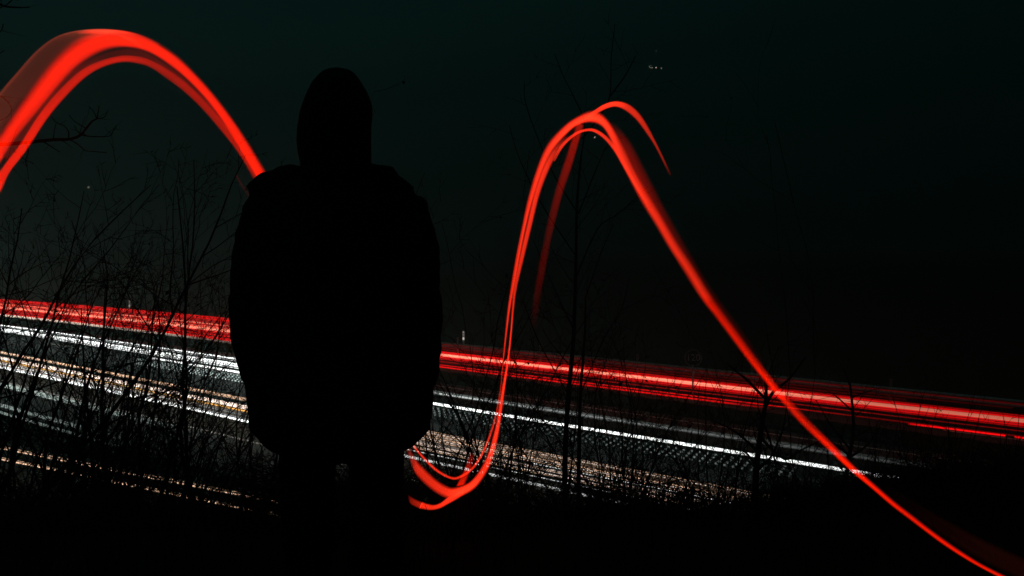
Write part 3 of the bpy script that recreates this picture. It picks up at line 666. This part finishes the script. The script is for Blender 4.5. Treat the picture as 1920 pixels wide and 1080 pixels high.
# central twin trunked tree with long whips above the second arch
traced_tree('bare_tree', 'tall bare tree with twin dark trunks and long whips above the second arch', 9.0,
  [([(1058, 960), (1060, 840), (1066, 740), (1075, 640), (1078, 560), (1080, 480), (1082, 380), (1090, 290)], 11, 3),
   ([(1084, 960), (1086, 840), (1088, 740), (1096, 640), (1098, 560)], 9, 2.2),
   ([(1090, 290), (1096, 230), (1075, 180), (1055, 140), (1040, 100)], 2.6, 1.2), ([(1092, 260), (1130, 210), (1144, 175), (1146, 110), (1153, 45)], 2.6, 1.2),
   ([(1084, 400), (1040, 330), (1005, 250), (985, 190), (983, 155)], 2.6, 1.2), ([(1080, 480), (1020, 390), (975, 300), (955, 235)], 2.6, 1.2), ([(1144, 180), (1170, 145), (1192, 105)], 3, 1.5),
   ([(1085, 400), (1125, 300), (1140, 270)], 2.6, 1.2), ([(1080, 520), (1120, 430), (1160, 400), (1215, 350)], 2.6, 1.2), ([(1076, 620), (1030, 520), (1000, 450)], 2.6, 1.2), ([(1097, 560), (1125, 480), (1150, 420)], 2.6, 1.2),
   ([(1066, 740), (1010, 640), (980, 560)], 2.6, 1.2), ([(1088, 740), (1130, 640), (1165, 580), (1180, 520)], 2.6, 1.2)], 5, tw=.5, density=.22)
traced_tree('forked_tree', 'short thick dark forked tree where the falling red band crosses the road', 8.0,
  [([(1415, 960), (1418, 880), (1428, 800), (1436, 750), (1434, 710), (1420, 675)], 14, 3), ([(1436, 760), (1450, 735), (1480, 710), (1510, 670)], 8, 2.5), ([(1432, 745), (1400, 712), (1378, 695), (1362, 680)], 6, 2),
   ([(1426, 820), (1470, 860), (1500, 845), (1540, 825)], 7, 2), ([(1424, 850), (1380, 810), (1340, 790)], 6, 2), ([(1430, 790), (1445, 830), (1460, 900)], 5, 3), ([(1436, 735), (1442, 700), (1460, 650)], 4, 1.3), ([(1422, 880), (1450, 850), (1470, 800)], 6, 2), ([(1420, 880), (1400, 850), (1375, 840)], 6, 2)], 6, tw=.5, density=.16)
traced_tree('stunted_tree', 'narrow dark stunted tree standing right of the falling red band', 8.5,
  [([(1583, 930), (1590, 870), (1600, 810), (1598, 760), (1594, 722)], 9, 4), ([(1594, 722), (1585, 700), (1580, 690)], 5, 1.5), ([(1597, 770), (1570, 745), (1545, 728)], 4, 1.3), ([(1598, 745), (1625, 735), (1650, 728)], 3, 1.2),
   ([(1588, 850), (1560, 830), (1530, 825)], 5, 1.5), ([(1590, 860), (1625, 835), (1650, 800)], 5, 1.5), ([(1592, 840), (1560, 800), (1530, 750)], 4, 1.3)], 8, tw=.4, density=.16)
# the branch reaching in from a tree left of the frame
traced_tree('overhanging_tree', 'bare tree at the left edge whose crooked branch reaches in under the arch', 5.0,
  [([(-260, 980), (-250, 600), (-230, 300), (-220, 0), (-200, -200)], 60, 30),
   ([(-228, 300), (-100, 275), (0, 271), (50, 267), (100, 262), (130, 261), (150, 254), (160, 243), (172, 228), (181, 222), (184, 210), (186, 197)], 9, 1.2),
   ([(130, 261), (145, 270), (160, 282), (175, 284), (199, 286)], 2.6, 1), ([(156, 254), (175, 256), (205, 255), (212, 246), (218, 237)], 2.6, 1), ([(181, 223), (195, 220), (202, 208)], 2, 1), ([(160, 240), (150, 234), (138, 226), (130, 216)], 2, 1),
   ([(129, 260), (128, 246), (120, 236), (106, 230), (97, 219)], 2.4, 1), ([(100, 262), (102, 245), (105, 232)], 2, 1), ([(82, 266), (98, 276), (112, 285)], 2.4, 1.2), ([(181, 222), (176, 210), (167, 200)], 1.8, 1), ([(50, 268), (53, 285), (48, 300), (50, 311)], 2.4, 1), ([(160, 253), (145, 246), (140, 236)], 1.8, 1),
   ([(-220, 100), (-100, 20), (-20, 5), (10, 12), (35, 14), (55, 14)], 8, 1.2), ([(-20, 5), (10, -2), (35, 0)], 3, 1.2), ([(0, 15), (18, 5), (30, -10)], 2, 1),
   ([(-225, 200), (-100, 190), (-10, 180), (12, 188), (22, 205), (14, 218), (0, 226)], 6, 1.2), ([(-100, 110), (-30, 80), (0, 60), (6, 45)], 3, 1), ([(-60, 130), (-10, 105), (8, 95)], 3, 1)], 9, density=.24, twig_r=.0015, maxl=1, tw=.12)

# bramble thicket and grass on the crest of the bank: nobody could count it
rnd = random.Random(3)
b = MB()
for k in range(5700):
    px = rnd.uniform(-80, 2000) if k < 4200 else (rnd.uniform(570, 710) if k < 4900 else rnd.uniform(830, 1500)); dp = rnd.uniform(5.2, 8.5)
    x = (px - 960) / F * dp; z0 = zg(x, dp) - .05
    top = interp(px, [(0, 905), (250, 905), (520, 950), (560, 880), (640, 845), (720, 900), (880, 945), (1050, 955), (1250, 952), (1400, 948), (1600, 925), (1750, 905), (1920, 870)])
    if k >= 4900: top -= rnd.uniform(0, 95)
    top += -18 * abs(rnd.gauss(0, 1)) + rnd.uniform(0, 90) - (60 * rnd.random() if rnd.random() < .12 else 0)
    Hh = max(.15, at(px, top, dp).z - z0)
    az = rnd.uniform(0, 6.28); L = Hh * rnd.uniform(1.0, 1.5); sd = Vector((math.cos(az), math.sin(az), 0)); n = 8
    pts = []
    for i in range(n + 1):
        t = i / n
        pts.append(Vector((x, dp, z0)) + sd * (L * .55 * t * t + .02 * rnd.gauss(0, 1) * t) + Vector((0, 0, Hh * (1.25 * t - .35 * t ** 3))))
    b.tube(pts, [.0045 * (1 - .7 * i / n) for i in range(n + 1)], 3, close=False)
    for j in range(rnd.randint(2, 5)):
        i = rnd.randint(2, n - 1)
        d = Vector((rnd.gauss(0, 1), rnd.gauss(0, 1), rnd.uniform(-.2, 1.2))).normalized(); l2 = rnd.uniform(.06, .3)
        q = pts[i] + d * l2 * .5 + Vector((0, 0, .02 * rnd.gauss(0, 1)))
        b.tube([pts[i], q, pts[i] + d * l2 + Vector((0, 0, -.03))], [.0028, .0022, .0012], 3, close=False)
o = b.build('bramble_thicket', M_bark); tag(o, 'dark tangle of brambles along the crest of the bank', 'brambles', kind='stuff')
b = MB()
for k in range(26000):
    y = rnd.uniform(2.2, 5.9) if rnd.random() < .5 else rnd.uniform(4.3, 6.2); x = rnd.uniform(-.62, .62) * y
    h = rnd.uniform(.03, .13) * (1 + .8 * (noise.noise(Vector((x * 2, y * 2, 1))) > .1))
    z = zg(x, y) - .01; az = rnd.uniform(0, 6.28); s_ = Vector((math.cos(az), math.sin(az), 0)); wv = Vector((-s_.y, s_.x, 0)) * .0028
    ln = s_ * h * rnd.uniform(.1, .7); p = Vector((x, y, z)); k0 = len(b.v)
    b.v += [p - wv, p + wv, p + ln * .4 + Vector((0, 0, h * .6)) + wv * .7, p + ln * .4 + Vector((0, 0, h * .6)) - wv * .7, p + ln + Vector((0, 0, h))]
    b.f += [(k0, k0 + 1, k0 + 2, k0 + 3), (k0 + 3, k0 + 2, k0 + 4)]
o = b.build('grass', M_grass); tag(o, 'rough dark grass on the ground where the person stands', 'grass', kind='stuff')

# ------------------------------------------------------------------ roadside furniture
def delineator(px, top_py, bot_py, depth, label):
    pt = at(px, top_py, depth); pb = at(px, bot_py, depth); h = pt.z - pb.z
    r_ = empty('marker_post', (pb.x, depth, pb.z - .9), label, 'marker post', 'reflector posts beyond the motorway')
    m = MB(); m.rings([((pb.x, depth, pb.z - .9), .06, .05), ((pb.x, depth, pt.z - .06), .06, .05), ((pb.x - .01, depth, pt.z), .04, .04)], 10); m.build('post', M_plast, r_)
    g_ = glow_mat('glowing_reflector', (1, .95, .85), .55)  # emission stands in for headlights shining back off the reflectors; no lamp
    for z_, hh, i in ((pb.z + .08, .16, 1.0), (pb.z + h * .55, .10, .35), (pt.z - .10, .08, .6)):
        m = MB(); m.box((pb.x, depth - .056, z_), (.05, .008, hh / 2)); m.g = [i] * len(m.v); m.build('lamp', g_, r_)  # reflector strips, not lamps; their glow stands in for reflected headlights
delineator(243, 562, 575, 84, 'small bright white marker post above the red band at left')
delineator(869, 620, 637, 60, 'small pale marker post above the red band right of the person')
# speed sign between the carriageways
sd_ = 39.0; sc_ = at(1300, 671, sd_); zb = ROAD_Z
sg = empty('speed_sign', (sc_.x, sd_, zb), 'round speed limit sign on a slim post at the hedge, reading 120', 'road sign')
rs = 17 * sd_ / F
m = MB(); m.tube([Vector((sc_.x, sd_ + .06, zb)), Vector((sc_.x, sd_ + .06, sc_.z + rs * .6))], .035, 8); m.build('post', M_metal, sg)
def disc(name, r0, r1, yo, mat, par):
    m = MB(); n = 40
    for k in range(n):
        q = 2 * math.pi * k / n
        for (r_, y_) in ((r1, yo), (r0, yo), (r0, yo + .01), (r1, yo + .01)): m.v.append(Vector((sc_.x + r_ * math.cos(q), sd_ + y_, sc_.z + r_ * math.sin(q))))
    for k in range(n):
        k2 = (k + 1) % n
        for j in range(4): m.f.append((4 * k + j, 4 * k2 + j, 4 * k2 + (j + 1) % 4, 4 * k + (j + 1) % 4))
    return m.build(name, mat, par)
pl = disc('plate', .001, rs * .80, 0, M_signf, sg); disc('ring', rs * .86, rs, -.004, M_signr, sg)
cu = bpy.data.curves.new('numerals', 'FONT'); cu.body = '120'; cu.size = rs * 1.05; cu.align_x = 'CENTER'; cu.align_y = 'CENTER'; cu.extrude = .004
to = bpy.data.objects.new('tmp', cu); C.objects.link(to); bpy.context.view_layer.update()
dg = bpy.context.evaluated_depsgraph_get(); mt = bpy.data.meshes.new_from_object(to.evaluated_get(dg)); bpy.data.objects.remove(to)
mt.transform(Matrix.Translation((sc_.x, sd_ - .006, sc_.z)) @ Matrix.Rotation(math.pi / 2, 4, 'X')); mt.materials.clear(); mt.materials.append(M_signb)
no = bpy.data.objects.new('numerals', mt); C.objects.link(no); no.parent = sg; no.matrix_parent_inverse = Matrix.Translation(-sg.location)

# distant lamps on the hillside, each on its own pole
LAMP = glow_mat('distant_lamp_glass', (1.0, .85, .68), 1.0)
for (px, py, wd, i, lab) in ((166, 351.5, 3.2, .16, 'lone distant lamp low in the sky at left under the arch'), (908, 276, 1.8, .14, 'lone distant lamp left of the second arch'), (1115, 257, 3.6, .22, 'distant lamp just inside the crest of the second arch'),
        (1100, 116, 1.6, .10, 'tiny distant lamp left of the lamp cluster'), (1231, 95.5, 1.6, .05, 'faintest distant lamp, above the cluster'), (1217, 124, 1.9, .12, 'leftmost lamp of the distant cluster'), (1220.5, 123, 1.9, .09, 'second lamp from the left in the distant cluster'),
        (1219, 126.5, 1.9, .13, 'lowest yellowish lamp of the distant cluster'), (1223, 126.6, 2.1, .18, 'middle orange lamp of the distant cluster'), (1230, 126.8, 2.6, .3, 'brightest pinkish lamp of the distant cluster'), (1240.6, 128, 2.0, .15, 'rightmost lamp of the distant cluster')):
    d = ray(px, py); k = 60.
    while k < 3000:
        p = d * k
        if p.z + CAM_Z < zg(p.x, p.y) + .02 * 0 + 3: break
        k += 6
    D = k; p = d * k + Vector((0, 0, CAM_Z)); zt = zg(p.x, p.y); i *= .9 * math.exp(.003 * k)
    D = p.y; r_ = empty('distant_lamp', (p.x, D, zt), lab, 'lamp', 'distant lamps in the dark')
    m = MB(); m.tube([Vector((p.x, D + 1, zt)), Vector((p.x, D + 1, p.z))], .12, 6); m.build('pole', M_signb, r_)
    m = MB(); m.ball(p, wd / 2 * D / F, 8, 6); m.g = [i] * len(m.v); m.build('lamp_head', LAMP, r_)

# ------------------------------------------------------------------ night haze round the whole place
hz = bpy.data.materials.new('haze'); hz.use_nodes = True; t = hz.node_tree; t.nodes.clear()
ho = t.nodes.new('ShaderNodeOutputMaterial'); pv = t.nodes.new('ShaderNodeVolumePrincipled')
pv.inputs['Color'].default_value = (.40, .92, .86, 1); pv.inputs['Density'].default_value = .003; pv.inputs['Anisotropy'].default_value = .75
t.links.new(pv.outputs[0], ho.inputs['Volume'])
b = MB(); b.box((0, 800, 200), (2300, 3300, 320)); o = b.build('haze', hz); tag(o, 'thin night haze', 'haze', kind='stuff')
